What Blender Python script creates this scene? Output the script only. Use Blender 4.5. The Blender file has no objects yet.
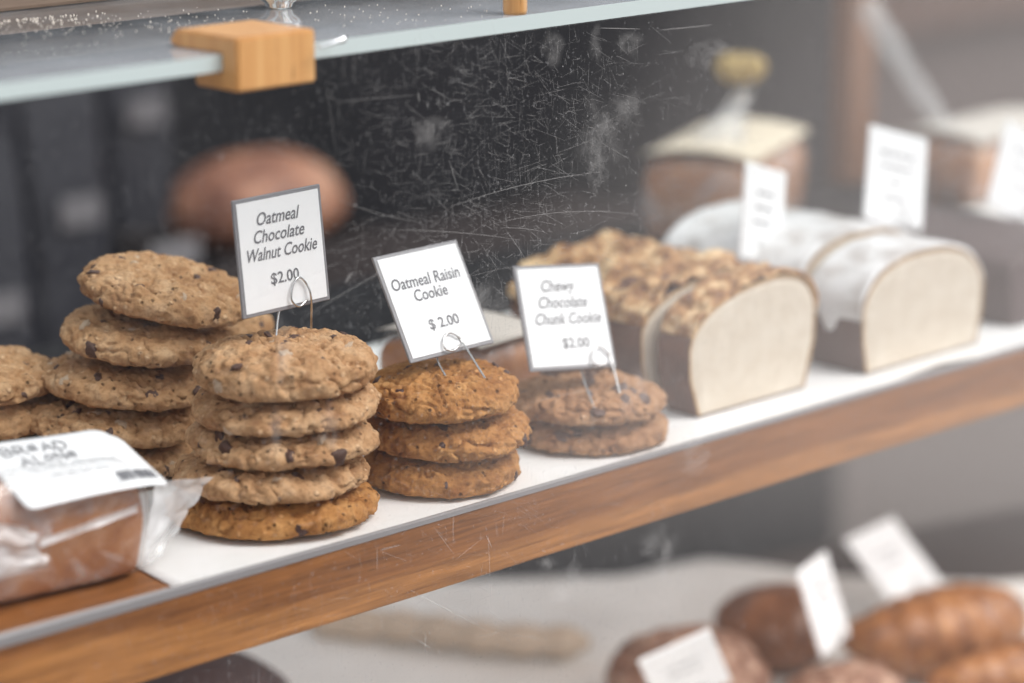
import bpy, bmesh, math, random
from mathutils import Vector, Matrix, noise as mn, Euler

# ------------------------------------------------------------------ basics
SC = bpy.context.scene
COL = SC.collection
random.seed(7)
PI = math.pi
F = 2857.57
CAM = Vector((-0.9623, -1.0908, 0.4724))
RIGHT = Vector((0.7111, -0.7031, 0.0)).normalized()
FWD = Vector((0.6823, 0.69, -0.2416)).normalized()
UP = RIGHT.cross(FWD)
if UP.z < 0: UP = -UP


def ray(px, py):
    return FWD + RIGHT * ((px - 512) / F) + UP * (-(py - 341.5) / F)


def atz(px, py, z):
    r = ray(px, py); return CAM + r * ((z - CAM.z) / r.z)


def aty(px, py, y):
    r = ray(px, py); return CAM + r * ((y - CAM.y) / r.y)


# ------------------------------------------------------------------ node helper
class NT:
    def __init__(self, name):
        self.m = bpy.data.materials.new(name); self.m.use_nodes = True
        self.t = self.m.node_tree; self.t.nodes.clear()
        self.out = self.n('ShaderNodeOutputMaterial')

    def n(self, typ, **kw):
        nd = self.t.nodes.new(typ)
        for k, v in kw.items():
            if k.startswith('_'):
                nd.inputs[k[1:].replace('_', ' ')].default_value = v
            else:
                setattr(nd, k, v)
        return nd

    def l(self, a, b): self.t.links.new(a, b)

    def coord(self, scale=(1, 1, 1), kind='Object', rot=(0, 0, 0)):
        c = self.n('ShaderNodeTexCoord'); mp = self.n('ShaderNodeMapping')
        mp.inputs['Scale'].default_value = scale; mp.inputs['Rotation'].default_value = rot
        self.l(c.outputs[kind], mp.inputs['Vector']); return mp.outputs['Vector']

    def noise(self, vec, scale, detail=4, rough=.55, dist=0.):
        n = self.n('ShaderNodeTexNoise'); n.inputs['Scale'].default_value = scale
        n.inputs['Detail'].default_value = detail; n.inputs['Roughness'].default_value = rough
        n.inputs['Distortion'].default_value = dist
        self.l(vec, n.inputs['Vector']); return n.outputs['Fac']

    def voro(self, vec, scale, feature='F1'):
        n = self.n('ShaderNodeTexVoronoi', feature=feature); n.inputs['Scale'].default_value = scale
        self.l(vec, n.inputs['Vector']); return n

    def ramp(self, fac, stops, interp='LINEAR'):
        r = self.n('ShaderNodeValToRGB'); cr = r.color_ramp; cr.interpolation = interp
        while len(cr.elements) < len(stops): cr.elements.new(.5)
        for e, (p, c) in zip(cr.elements, stops):
            e.position = p
            if not hasattr(c, '__len__'): c = (c, c, c)
            e.color = (*c[:3], 1)
        self.l(fac, r.inputs['Fac']); return r.outputs['Color']

    def mix(self, fac, a, b, mode='MIX'):
        m = self.n('ShaderNodeMix', data_type='RGBA', blend_type=mode)
        for val, idx in ((fac, 0), (a, 6), (b, 7)):
            if hasattr(val, 'links') or isinstance(val, bpy.types.NodeSocket): self.l(val, m.inputs[idx])
            else: m.inputs[idx].default_value = val if idx == 0 else (*val[:3], 1)
        m.clamp_result = False
        return m.outputs[2]

    def math(self, op, a, b=None, clamp=False):
        m = self.n('ShaderNodeMath', operation=op, use_clamp=clamp)
        for i, v in enumerate((a, b)):
            if v is None: continue
            if isinstance(v, bpy.types.NodeSocket): self.l(v, m.inputs[i])
            else: m.inputs[i].default_value = v
        return m.outputs[0]

    def principled(self, color, rough=.6, bump=None, bstr=.3, bdist=.001, spec=.5, metal=0., sss=0., sssr=(.01, .006, .003)):
        p = self.n('ShaderNodeBsdfPrincipled')
        if isinstance(color, bpy.types.NodeSocket): self.l(color, p.inputs['Base Color'])
        else: p.inputs['Base Color'].default_value = (*color[:3], 1)
        if isinstance(rough, bpy.types.NodeSocket): self.l(rough, p.inputs['Roughness'])
        else: p.inputs['Roughness'].default_value = rough
        p.inputs['Specular IOR Level'].default_value = spec
        p.inputs['Metallic'].default_value = metal
        if sss:
            p.inputs['Subsurface Weight'].default_value = sss
            p.inputs['Subsurface Radius'].default_value = sssr
            p.inputs['Subsurface Scale'].default_value = .3
        if bump is not None:
            b = self.n('ShaderNodeBump'); b.inputs['Strength'].default_value = bstr
            b.inputs['Distance'].default_value = bdist
            self.l(bump, b.inputs['Height']); self.l(b.outputs[0], p.inputs['Normal'])
        return p.outputs[0]

    def done(self, sh): self.l(sh, self.out.inputs['Surface']); return self.m

    def schlick(self, r0=.04):
        lw = self.n('ShaderNodeLayerWeight'); lw.inputs['Blend'].default_value = .5
        p = self.math('POWER', lw.outputs['Facing'], 5.)
        return self.math('ADD', self.math('MULTIPLY', p, 1 - r0), r0)

    def mixsh(self, fac, a, b):
        m = self.n('ShaderNodeMixShader')
        if isinstance(fac, bpy.types.NodeSocket): self.l(fac, m.inputs[0])
        else: m.inputs[0].default_value = fac
        self.l(a, m.inputs[1]); self.l(b, m.inputs[2]); return m.outputs[0]

    def transp(self, c=(1, 1, 1)):
        t = self.n('ShaderNodeBsdfTransparent'); t.inputs[0].default_value = (*c, 1); return t.outputs[0]

    def gloss(self, rough=.02, c=(1, 1, 1)):
        t = self.n('ShaderNodeBsdfGlossy'); t.inputs['Roughness'].default_value = rough
        t.inputs['Color'].default_value = (*c, 1); return t.outputs[0]

    def diff(self, c):
        t = self.n('ShaderNodeBsdfDiffuse')
        if isinstance(c, bpy.types.NodeSocket): self.l(c, t.inputs[0])
        else: t.inputs[0].default_value = (*c, 1)
        return t.outputs[0]


def plain(name, c, rough=.6, metal=0., spec=.5):
    N = NT(name); return N.done(N.principled(c, rough, metal=metal, spec=spec))


# ------------------------------------------------------------------ materials
def mat_cookie(name, base, dark, light, speck=.75):
    N = NT(name)
    v = N.coord()
    big = N.noise(v, 70, 5, .6)
    fine = N.noise(v, 420, 4, .6)
    c = N.ramp(big, [(.3, dark), (.5, base), (.72, light)])
    oat = N.voro(v, 170)
    fl = N.ramp(oat.outputs['Distance'], [(.12, 1.), (.32, 0.)])
    sel = N.ramp(oat.outputs['Color'], [(.62, 0.), (.7, 1.)])
    flk = N.math('MULTIPLY', fl, sel)
    c = N.mix(N.math('MULTIPLY', flk, .7), c, tuple(min(1, x * 1.25 + .04) for x in light))
    sp = N.voro(v, 215)
    d = N.ramp(sp.outputs['Distance'], [(.12, 1.), (.30, 0.)])
    s2 = N.ramp(sp.outputs['Color'], [(.62, 0.), (.66, 1.)])
    c = N.mix(N.math('MULTIPLY', N.math('MULTIPLY', d, s2), speck), c, tuple(x * .22 for x in dark))
    c = N.mix(N.math('MULTIPLY', N.ramp(fine, [(.35, 1.), (.5, 0.)]), .4), c, tuple(x * .55 for x in dark))
    hgt = N.math('ADD', N.math('MULTIPLY', fine, .6), N.math('MULTIPLY', N.math('SUBTRACT', flk, N.math('MULTIPLY', d, s2)), .6))
    hgt = N.math('ADD', hgt, N.math('MULTIPLY', N.noise(v, 1100, 2), .25))
    return N.done(N.principled(c, .75, hgt, .95, .0016, spec=.2))


M = {}
M['oat'] = mat_cookie('oatmeal_walnut_dough', (.52, .305, .155), (.33, .165, .075), (.66, .44, .26))
M['raisin'] = mat_cookie('raisin_dough', (.44, .205, .065), (.26, .10, .028), (.56, .30, .115), .8)
M['chunk'] = mat_cookie('chunk_dough', (.40, .215, .11), (.26, .125, .06), (.50, .30, .17), .6)
N = NT('chocolate'); v = N.coord()
M['choc'] = N.done(N.principled(N.ramp(N.noise(v, 300), [(.3, (.045, .02, .013)), (.7, (.14, .07, .05))]), .42, N.noise(v, 500), .3, .0008))
M['raisin_bit'] = plain('raisin_skin', (.055, .018, .012), .45)
N = NT('walnut'); v = N.coord()
M['walnut'] = N.done(N.principled(N.ramp(N.noise(v, 350), [(.3, (.42, .27, .16)), (.7, (.68, .55, .42))]), .6, N.noise(v, 600), .4, .001))


def mat_wood(name, stops, axis=0, scale=1., rough=.5, spec=.4, sap=None):
    N = NT(name)
    s = [230 * scale] * 3; s[axis] = 9 * scale
    v = N.coord(tuple(s))
    g = N.noise(v, 1.0, 5, .62, .6)
    s2 = [800 * scale] * 3; s2[axis] = 30 * scale
    v2 = N.coord(tuple(s2))
    fine = N.noise(v2, 1.0, 3, .6)
    s3 = [600 * scale] * 3; s3[axis] = 60 * scale
    pore = N.ramp(N.noise(N.coord(tuple(s3)), 1.0, 2), [(.27, 1.), (.34, 0.)])
    c = N.ramp(N.math('ADD', N.math('MULTIPLY', g, .62), N.math('MULTIPLY', fine, .38)), stops)
    c = N.mix(N.math('MULTIPLY', pore, .55), c, tuple(x * .3 for x in stops[0][1]))
    if sap:
        sp = N.n('ShaderNodeSeparateXYZ'); N.l(N.coord(), sp.inputs[0])
        e = N.math('ADD', N.math('MULTIPLY', sp.outputs['Z'], -1.), N.math('MULTIPLY', N.math('SUBTRACT', N.noise(N.coord((5, 5, 60)), 1., 3), .5), .016))
        e = N.math('ADD', e, N.math('MULTIPLY', N.ramp(N.math('ADD', N.math('MULTIPLY', sp.outputs['X'], -5.), -.05), [(.25, 0.), (.85, 1.)]), .016))
        c = N.mix(N.ramp(N.math('MULTIPLY', e, 25.), [(.56, 0.), (.72, 1.)]), c, N.mix(1., c, sap, 'MULTIPLY'))
    return N.done(N.principled(c, rough, fine, .15, .0006, spec=spec))


M['wood'] = mat_wood('shelf_oak', [(.30, (.10, .034, .010)), (.45, (.22, .085, .025)), (.60, (.32, .125, .036)), (.75, (.42, .19, .065))], sap=(1.5, 1.68, 1.8))
M['blockwood'] = mat_wood('clip_beech', [(.30, (.44, .20, .065)), (.50, (.58, .30, .11)), (.72, (.68, .40, .17))], axis=2, scale=.5, rough=.32, spec=.7)
M['postwood'] = mat_wood('post_wood', [(.3, (.16, .075, .04)), (.6, (.24, .12, .07))], axis=2)
M['beamwood'] = mat_wood('beam_wood', [(.3, (.05, .025, .018)), (.6, (.09, .045, .03))], axis=0)
M['railwood'] = mat_wood('rail_wood', [(.3, (.11, .075, .055)), (.6, (.17, .12, .09))], axis=0)
M['trim'] = plain('grey_edge_trim', (.27, .26, .265), .35)
N = NT('parchment'); v = N.coord((1, 1, 1))
M['paper'] = N.done(N.principled(N.ramp(N.noise(v, 40, 3), [(.3, (.80, .80, .79)), (.7, (.86, .86, .86))]), .55, N.noise(v, 60, 3), .1, .002))
M['mat'] = plain('dark_sheet_black', (.012, .012, .014), .8, spec=.2)  # even black for the added darkening sheet behind the paper
M['card'] = plain('card_paper', (.90, .91, .925), .5)
M['ink'] = plain('card_ink', (.17, .17, .185), .6)
M['paleink'] = plain('pale_ink', (.26, .26, .28), .6)
N = NT('holder_plastic')
M['sleeve'] = N.done(N.principled((.27, .265, .28), .25, spec=.5))
M['wire'] = plain('steel_wire', (.62, .62, .62), .25, 1.)
M['chrome'] = plain('chrome', (.85, .86, .88), .12, 1.)


# clear acrylic with fine scuffs
def mat_acrylic(name, r0=.04, dust_veil=.006, scuff=.10, tint=(.985, .985, .985)):
    N = NT(name)
    sh = N.mixsh(N.schlick(r0), N.transp(tint), N.gloss(.0))
    v1 = N.coord((1, 1, 1))
    cloud = N.ramp(N.noise(v1, 7, 4, .6), [(.42, 0.), (.75, 1.)])
    vs = N.coord((900, 900, 45)); st = N.ramp(N.noise(vs, 1., 2, .5), [(.62, 0.), (.74, 1.)])
    vh = N.coord((60, 900, 900), rot=(0, .5, 0)); sh2 = N.ramp(N.noise(vh, 1., 2, .5), [(.64, 0.), (.76, 1.)])
    speck = N.ramp(N.noise(v1, 420, 1), [(.70, 0.), (.76, 1.)])
    f = N.math('ADD', N.math('MULTIPLY', N.math('MULTIPLY', N.math('ADD', st, sh2), scuff), N.math('ADD', cloud, .03)), N.math('MULTIPLY', speck, .10))
    f = N.math('ADD', f, N.math('MULTIPLY', cloud, dust_veil), clamp=True)
    return N.done(N.mixsh(f, sh, N.diff((.8, .8, .82))))


M['acrylic'] = mat_acrylic('scuffed_acrylic')
N = NT('top_glass')
v = N.coord()
sx = N.n('ShaderNodeSeparateXYZ'); N.l(v, sx.inputs[0])
fr = N.math('MULTIPLY', N.ramp(N.math('MULTIPLY', sx.outputs['Y'], 6.), [(0., 1.), (.75, 0.)]), .20)  # extra pale grey, stronger towards the front edge
dust_veil = N.math('ADD', N.math('ADD', N.math('MULTIPLY', N.ramp(N.noise(v, 25, 4, .65), [(.4, 0.), (.75, 1.)]), .07), .02), fr)
sh = N.mixsh(N.schlick(.04), N.transp((.95, .97, .965)), N.gloss(.02))
M['glass'] = N.done(N.mixsh(dust_veil, sh, N.diff((.66, .69, .74))))
N = NT('polished_glass_edge')
M['glassedge'] = N.done(N.principled((.50, .57, .57), .3))
N = NT('scratch')
M['scratch'] = N.done(N.mixsh(.25, N.transp(), N.diff((.75, .73, .72))))
N = NT('smear'); v = N.coord()
at = N.n('ShaderNodeAttribute', attribute_name='soft')
f = N.math('MULTIPLY', N.ramp(N.noise(v, 110, 5, .7), [(.32, 0.), (.70, 1.)]), N.math('MULTIPLY', at.outputs['Fac'], .17))
M['smear'] = N.done(N.mixsh(f, N.transp(), N.diff((.8, .78, .77))))


def mat_film(name, milky=.06, lo=.44, hi=.72, amt=.5):
    N = NT(name); v = N.coord()
    cr = N.noise(v, 55, 3, .55, .8)
    b = N.n('ShaderNodeBump'); b.inputs['Strength'].default_value = .8; b.inputs['Distance'].default_value = .004
    N.l(cr, b.inputs['Height'])
    g = N.n('ShaderNodeBsdfGlossy'); g.inputs['Roughness'].default_value = .16; N.l(b.outputs[0], g.inputs['Normal'])
    f = N.math('ADD', N.math('MULTIPLY', N.schlick(.05), .9), .04)
    sh = N.mixsh(f, N.transp((.985, .985, .985)), g.outputs[0])
    mk = N.math('ADD', N.math('MULTIPLY', N.ramp(N.noise(v, 26, 3, .5, 1.2), [(lo, 0.), (hi, 1.)]), amt), milky)  # lower part of the right wall, brightness put into its colour
    return N.done(N.mixsh(mk, sh, N.diff((.9, .9, .91))))


M['film'] = mat_film('clear_wrap', .03, .48, .75, .5)
M['filmtail'] = mat_film('thin_tail_wrap', .16, .4, .9, .2)
M['filmend'] = mat_film('crumpled_wrap', .25, .35, .7, .5)
N = NT('pound_cake_crust'); v = N.coord()
M['cake'] = N.done(N.principled(N.ramp(N.noise(v, 38, 4, .6), [(.3, (.28, .09, .03)), (.5, (.46, .19, .07)), (.7, (.56, .28, .13))]), .55, N.noise(v, 220), .4, .001))
N = NT('dark_crust'); v = N.coord()
M['crust'] = N.done(N.principled(N.ramp(N.noise(v, 60, 4, .6), [(.3, (.07, .028, .018)), (.7, (.16, .07, .042))]), .65, N.noise(v, 260), .4, .001))
M['edgecrust'] = plain('golden_edge', (.54, .36, .19), .7)
N = NT('crumb'); v = N.coord()
hole = N.ramp(N.voro(v, 210).outputs['Distance'], [(.1, 1.), (.3, 0.)])
c = N.ramp(N.noise(v, 60, 5, .6), [(.3, (.60, .52, .42)), (.7, (.70, .63, .53))])
c = N.mix(N.math('MULTIPLY', hole, .3), c, (.45, .32, .19))
M['crumb'] = N.done(N.principled(c, .85, N.noise(v, 500, 2), .3, .0008, spec=.15))
N = NT('streusel'); v = N.coord()
M['streusel'] = N.done(N.principled(N.ramp(N.noise(v, 75, 5, .6), [(.36, (.15, .06, .025)), (.5, (.42, .22, .09)), (.62, (.72, .52, .30))]), .7, N.noise(v, 300), .5, .0015))
N = NT('glaze'); v = N.coord()
M['glaze'] = N.done(N.principled(N.ramp(N.noise(v, 35, 3), [(.35, (.50, .47, .45)), (.5, (.74, .74, .74)), (.7, (.84, .84, .85))]), .3, N.noise(v, 45, 2), .25, .003))
M['fluted'] = plain('brown_baking_paper', (.09, .045, .035), .6)
N = NT('dark_wall'); v = N.coord()
M['dark'] = N.done(N.principled(N.ramp(N.noise(v, 4, 3), [(.3, (.007, .008, .010)), (.7, (.015, .015, .018))]), .7, spec=.2))
M['mauve'] = plain('mauve_wall', (.085, .066, .062), .8)
M['mauve_lit'] = plain('mauve_wall_lit', (.145, .125, .117), .8)  # brighter copy of the wall colour, makes up for weak light low down
M['bag'] = plain('dark_bag', (.016, .017, .024), .55)
M['baglabel'] = plain('bag_label', (.14, .135, .145), .6)
M['shelfpaint'] = plain('mauve_shelf_paint', (.075, .06, .056), .7, spec=.2)
M['crate'] = plain('dark_crate', (.02, .014, .014), .7)
N = NT('boule_crust'); v = N.coord()
M['boule'] = N.done(N.principled(N.ramp(N.noise(v, 14, 3, .6), [(.35, (.11, .04, .025)), (.5, (.27, .12, .07)), (.68, (.40, .23, .15))]), .6, N.noise(v, 150), .4, .002))
N = NT('linen'); v = N.coord()
M['cloth'] = N.done(N.principled(N.ramp(N.noise(v, 9, 3), [(.3, (.68, .65, .62)), (.7, (.82, .80, .77))]), .85, N.noise(v, 300), .2, .001))
N = NT('croissant_crust'); v = N.coord()
M['croissant'] = N.done(N.principled(N.ramp(N.noise(v, 60, 4, .6), [(.3, (.12, .04, .012)), (.5, (.28, .105, .03)), (.75, (.48, .23, .085))]), .4, N.noise(v, 260), .3, .001))
N = NT('sugared_bun'); v = N.coord()
M['bun'] = N.done(N.principled(N.ramp(N.noise(v, 85, 5, .65), [(.34, (.10, .04, .025)), (.5, (.27, .135, .085)), (.66, (.52, .36, .27))]), .7, N.noise(v, 280), .5, .002))
N = NT('dark_bun'); v = N.coord()
M['darkbun'] = N.done(N.principled(N.ramp(N.noise(v, 40, 4), [(.3, (.13, .045, .018)), (.7, (.30, .12, .05))]), .4))
M['breadstick'] = plain('breadstick_crust', (.50, .40, .31), .7)
M['darkcake'] = plain('dark_cake', (.075, .05, .05), .7)
M['yellow'] = plain('yellow_ribbon', (.48, .34, .13), .6)
M['crumbs'] = plain('flour_dust', (.75, .68, .6), .8)


# ------------------------------------------------------------------ object helpers
def link(name, bm_or_me, mat=None, parent=None, smooth=True):
    if isinstance(bm_or_me, bmesh.types.BMesh):
        me = bpy.data.meshes.new(name); bm_or_me.to_mesh(me); bm_or_me.free()
    else:
        me = bm_or_me
    if mat is not None and not me.materials:
        me.materials.append(mat)
    if smooth:
        me.polygons.foreach_set('use_smooth', [True] * len(me.polygons))
    o = bpy.data.objects.new(name, me); COL.objects.link(o)
    if parent: o.parent = parent
    return o


def empty(name, loc=(0, 0, 0), rz=0.):
    o = bpy.data.objects.new(name, None); COL.objects.link(o)
    o.location = loc; o.rotation_euler = (0, 0, rz); o.empty_display_size = .02; return o


def tag(o, label=None, cat=None, group=None, kind=None):
    if label: o['label'] = label
    if cat: o['category'] = cat
    if group: o['group'] = group
    if kind: o['kind'] = kind
    return o


def copy_tree(o, parent=None):
    c = o.copy(); COL.objects.link(c)
    if parent: c.parent = parent
    for ch in list(o.children): copy_tree(ch, c)
    return c


def box(x0, x1, y0, y1, z0, z1, bev=0., seg=2):
    bm = bmesh.new(); bmesh.ops.create_cube(bm, size=1)
    for v in bm.verts:
        v.co = ((x0 + x1) / 2 + v.co.x * (x1 - x0), (y0 + y1) / 2 + v.co.y * (y1 - y0), (z0 + z1) / 2 + v.co.z * (z1 - z0))
    if bev: bmesh.ops.bevel(bm, geom=bm.edges[:], offset=bev, segments=seg, affect='EDGES', profile=.6)
    return bm


def tube(pts, r, n=8, closed=False, bm=None):
    bm = bm or bmesh.new()
    pts = [Vector(p) for p in pts]; rings = []
    for i, p in enumerate(pts):
        a = pts[max(i - 1, 0)]; b = pts[min(i + 1, len(pts) - 1)]
        t = (b - a).normalized()
        u = t.orthogonal().normalized() if i == 0 else (prev - t * prev.dot(t)).normalized()
        prev = u; w = t.cross(u)
        rr = r[i] if hasattr(r, '__len__') else r
        rings.append([bm.verts.new(p + (u * math.cos(2 * PI * k / n) + w * math.sin(2 * PI * k / n)) * rr) for k in range(n)])
    for a, b in zip(rings, rings[1:]):
        for k in range(n):
            bm.faces.new((a[k], a[(k + 1) % n], b[(k + 1) % n], b[k]))
    bm.faces.new(rings[0][::-1]); bm.faces.new(rings[-1])
    return bm


def spline(pts, n=10):
    pts = [Vector(p) for p in pts]; out = []
    P = [pts[0] * 2 - pts[1]] + pts + [pts[-1] * 2 - pts[-2]]
    for i in range(1, len(P) - 2):
        p0, p1, p2, p3 = P[i - 1:i + 3]
        for k in range(n):
            t = k / n
            out.append(.5 * ((2 * p1) + (p2 - p0) * t + (2 * p0 - 5 * p1 + 4 * p2 - p3) * t * t + (3 * p1 - p0 - 3 * p2 + p3) * t ** 3))
    out.append(pts[-1]); return out


def lathe(profile, n=32):
    bm = bmesh.new(); rings = []
    for r, z in profile:
        if r < 1e-6: rings.append([bm.verts.new((0, 0, z))])
        else: rings.append([bm.verts.new((r * math.cos(2 * PI * k / n), r * math.sin(2 * PI * k / n), z)) for k in range(n)])
    for a, b in zip(rings, rings[1:]):
        for k in range(n):
            k2 = (k + 1) % n
            if len(a) == 1 and len(b) == 1: continue
            if len(a) == 1: bm.faces.new((a[0], b[k], b[k2]))
            elif len(b) == 1: bm.faces.new((a[k], b[0], a[k2]))
            else: bm.faces.new((a[k], b[k], b[k2], a[k2]))
    bmesh.ops.recalc_face_normals(bm, faces=bm.faces[:])
    return bm


def fbm(p, s, seed, octv=3):
    a = 1.; t = 0.; q = Vector(p) * s + Vector((seed * 13.7, seed * 7.3, seed * 3.1))
    for _ in range(octv):
        t += a * mn.noise(q); q = q * 2.1; a *= .5
    return t


# ------------------------------------------------------------------ cookies
def cookie_mesh(seed, R, h, rough=1., dome=.75, res=1., flat=.68):
    NA, NP = int(250 * res), int(116 * res)
    prof = []
    zc = h * .37
    raw = []
    for i in range(600):
        ph = PI / 2 - PI * i / 599
        s, c = math.sin(ph), max(math.cos(ph), 0)
        r = R * c ** .58
        z = zc + (h - zc) * (s ** dome) if s >= 0 else zc - zc * (-s) ** flat
        raw.append((r, z))
    L = [0]
    for a, b in zip(raw, raw[1:]): L.append(L[-1] + math.hypot(a[0] - b[0], a[1] - b[1]))
    j = 0
    for i in range(NP):
        t = L[-1] * i / (NP - 1)
        while j < 598 and L[j + 1] < t: j += 1
        u = (t - L[j]) / max(L[j + 1] - L[j], 1e-9)
        prof.append((raw[j][0] + (raw[j + 1][0] - raw[j][0]) * u, raw[j][1] + (raw[j + 1][1] - raw[j][1]) * u))
    verts = []; faces = []
    cen = Vector((0, 0, zc))
    for i, (r, z) in enumerate(prof):
        if i == 0 or i == NP - 1:
            verts.append((0, 0, z)); continue
        for k in range(NA):
            a = 2 * PI * k / NA
            ca, sa = math.cos(a), math.sin(a)
            rr = r * (1 + .035 * mn.noise(Vector((ca * 1.3, sa * 1.3, seed * 5.1))) + .018 * mn.noise(Vector((ca * 4, sa * 4, seed * 3.3))))
            p = Vector((rr * ca, rr * sa, z))
            nrm = Vector((ca * (r / R) ** 3, sa * (r / R) ** 3, (z - zc) / h * 1.6)).normalized()
            botf = min(1., max(0., z / (h * .22)))
            d = .0019 * fbm(p, 70, seed, 2) + .0017 * fbm(p, 190, seed + 3, 3)
            d += .0010 * max(0, mn.noise(p * 290 + Vector((seed * 3, 1, 0))) - .1)
            rid = abs(fbm(p, 60, seed + 9, 2))
            d -= .0030 * max(0, 1 - rid * 8) * (1 if fbm(p, 25, seed + 20, 1) > -.05 else 0)
            pit = mn.noise(p * 330 + Vector((seed, 0, 0)))
            d -= .0030 * max(0, pit - .30)
            p = p + nrm * d * rough * (.15 + .85 * botf)
            p.z += .0016 * mn.noise(Vector((p.x * 28, p.y * 28, seed * 2.2))) * botf
            if p.z < 0: p.z = 0
            verts.append(p[:])
    # index helpers
    def idx(i, k):
        if i == 0: return 0
        if i == NP - 1: return 1 + (NP - 2) * NA
        return 1 + (i - 1) * NA + k % NA
    for i in range(NP - 1):
        for k in range(NA):
            if i == 0: faces.append((0, idx(1, k), idx(1, k + 1)))
            elif i == NP - 2: faces.append((idx(i, k), idx(NP - 1, 0), idx(i, k + 1)))
            else: faces.append((idx(i, k), idx(i + 1, k), idx(i + 1, k + 1), idx(i, k + 1)))
    me = bpy.data.meshes.new('cookie'); me.from_pydata(verts, [], faces); me.update()
    return me


def blob_mesh(name, seed, mat, sub=3, amp=.35, freq=1.3):
    bm = bmesh.new(); bmesh.ops.create_icosphere(bm, subdivisions=sub, radius=1)
    for v in bm.verts:
        v.co *= 1 + amp * mn.noise(v.co * freq + Vector((seed * 9.1, seed, 0)))
    me = bpy.data.meshes.new(name); bm.to_mesh(me); bm.free(); me.materials.append(mat)
    me.polygons.foreach_set('use_smooth', [True] * len(me.polygons)); return me


CHIP = [blob_mesh('chocolate_chip', s, M['choc']) for s in range(5)]
WAL = [blob_mesh('walnut_piece', s + 9, M['walnut'], 3, .5, 2.2) for s in range(3)]
RAI = [blob_mesh('raisin', s + 20, M['raisin_bit'], 3, .5, 2.4) for s in range(4)]
cam_dir_xy = Vector((-.7, -.7, 0))


def make_cookie(name, seed, R, h, kind, loc, rz=0., tilt=(0, 0), label='', group='', res=1., dome=.86, flat=None):
    rnd = random.Random(seed)
    me = cookie_mesh(seed, R, h, dome=dome, res=res, flat=flat or (.45 if loc[2] < .0015 else .95))
    o = link(name, me, M[kind])
    o.location = loc
    o.rotation_euler = (Matrix.Rotation(tilt[0], 3, (.70, .71, 0)) @ Matrix.Rotation(tilt[1], 3, RIGHT) @ Matrix.Rotation(rz, 3, 'Z')).to_euler()
    tag(o, label, 'cookie', group)
    bits = {'oat': [('chocolate_chip', CHIP, 15, (.0020, .0048)), ('walnut_piece', WAL, 7, (.0022, .0042))],
            'raisin': [('raisin', RAI, 11, (.0016, .0034))],
            'chunk': [('chocolate_chunk', CHIP, 18, (.0026, .0060))]}[kind]
    me.calc_loop_triangles()
    nv = len(me.vertices)
    for nm, lib, cnt, (s0, s1) in bits:
        k = 0; tries = 0; used = []
        while k < cnt and tries < 3000:
            tries += 1
            v = me.vertices[rnd.randrange(nv)]
            if v.co.z < h * .22: continue
            if v.normal.z < .2 and rnd.random() < .25: continue
            if any((v.co - u).length < .008 for u in used): continue
            used.append(v.co.copy())
            c = bpy.data.objects.new(nm, lib[rnd.randrange(len(lib))]); COL.objects.link(c); c.parent = o
            s = rnd.uniform(s0, s1)
            c.location = v.co - v.normal * s * .36
            q = v.normal.to_track_quat('Z', 'Y')
            c.rotation_euler = (q.to_matrix() @ Matrix.Rotation(rnd.uniform(0, 6), 3, 'Z')).to_euler()
            c.scale = (s * rnd.uniform(.9, 1.5), s * rnd.uniform(.7, 1.1), s * rnd.uniform(.45, .6))
            k += 1
    return o


# stack in sharp focus: five cookies under the walnut card
S2 = [(-.0010, .0675, .0570, .0192, 'raisin'), (-.0030, .0660, .0530, .0196, 'oat'), (.0030, .0640, .0520, .0192, 'oat'),
      (.0065, .0635, .0508, .0194, 'oat'), (.0062, .0630, .0494, .0256, 'oat')]
ordn = ['bottom', 'second from the bottom', 'middle', 'second from the top', 'top']
z = .0008
desc = ['darker golden-orange flat cookie at the very bottom of the tall stack under the walnut card',
        'thick tan walnut cookie resting directly on the golden bottom cookie of the tall stack',
        'tan cookie with a big dark chocolate patch, middle of the stack under the walnut card',
        'thin tan cookie just below the top one of the stack under the walnut card',
        'round pale chocolate chip cookie pierced by the wire of the walnut cookie card']
for i, (x, y, R, h, k) in enumerate(S2):
    make_cookie('oatmeal_cookie', 31 + i, R, h, k, (x, y, z), rz=i * 1.9, tilt=(random.uniform(-.02, .02), random.uniform(-.02, .02)),
                label=desc[i], group='walnut cookies in the tall front stack', flat=.6 if i == 4 else None)
    z += (.0176, .0186, .0182, .0184, .0225)[i]
TOP2 = z
# raisin stack
desc = ['bottom cookie of the three golden raisin cookies, lying on the white paper',
        'middle cookie of the three golden raisin cookies, sandwiched between two others',
        'golden-brown raisin cookie on top of its stack, pierced by the raisin card wire']
z = .0008
for i, (dx, dy, R, h) in enumerate([(0, .001, .0455, .0215), (.004, -.001, .0475, .0215), (-.001, .001, .0455, .0235)]):
    make_cookie('oatmeal_raisin_cookie', 51 + i, R, h, 'raisin', (.110 + dx, .050 + dy, z), rz=i * 2.3 + .5,
                tilt=((.0, .0, -.02)[i], (.0, .02, -.01)[i]), label=desc[i], group='raisin cookies in the short stack')
    z += .0208
# chunk stack
z = .0008
desc = ['lower of the two wide chocolate chunk cookies under the chewy chocolate chunk card',
        'upper of the two wide chocolate chunk cookies, pierced by the chunk card wire']
for i, (dx, dy, R, h) in enumerate([(0.003, .000, .0485, .0165), (0, 0, .0475, .0175)]):
    make_cookie('chocolate_chunk_cookie', 61 + i, R, h, 'chunk', (.2318 + dx, .0535 + dy, z), rz=i * 2.3 + .5,
                label=desc[i], group='chunk cookies in the low stack')
    z += .0163
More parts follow.
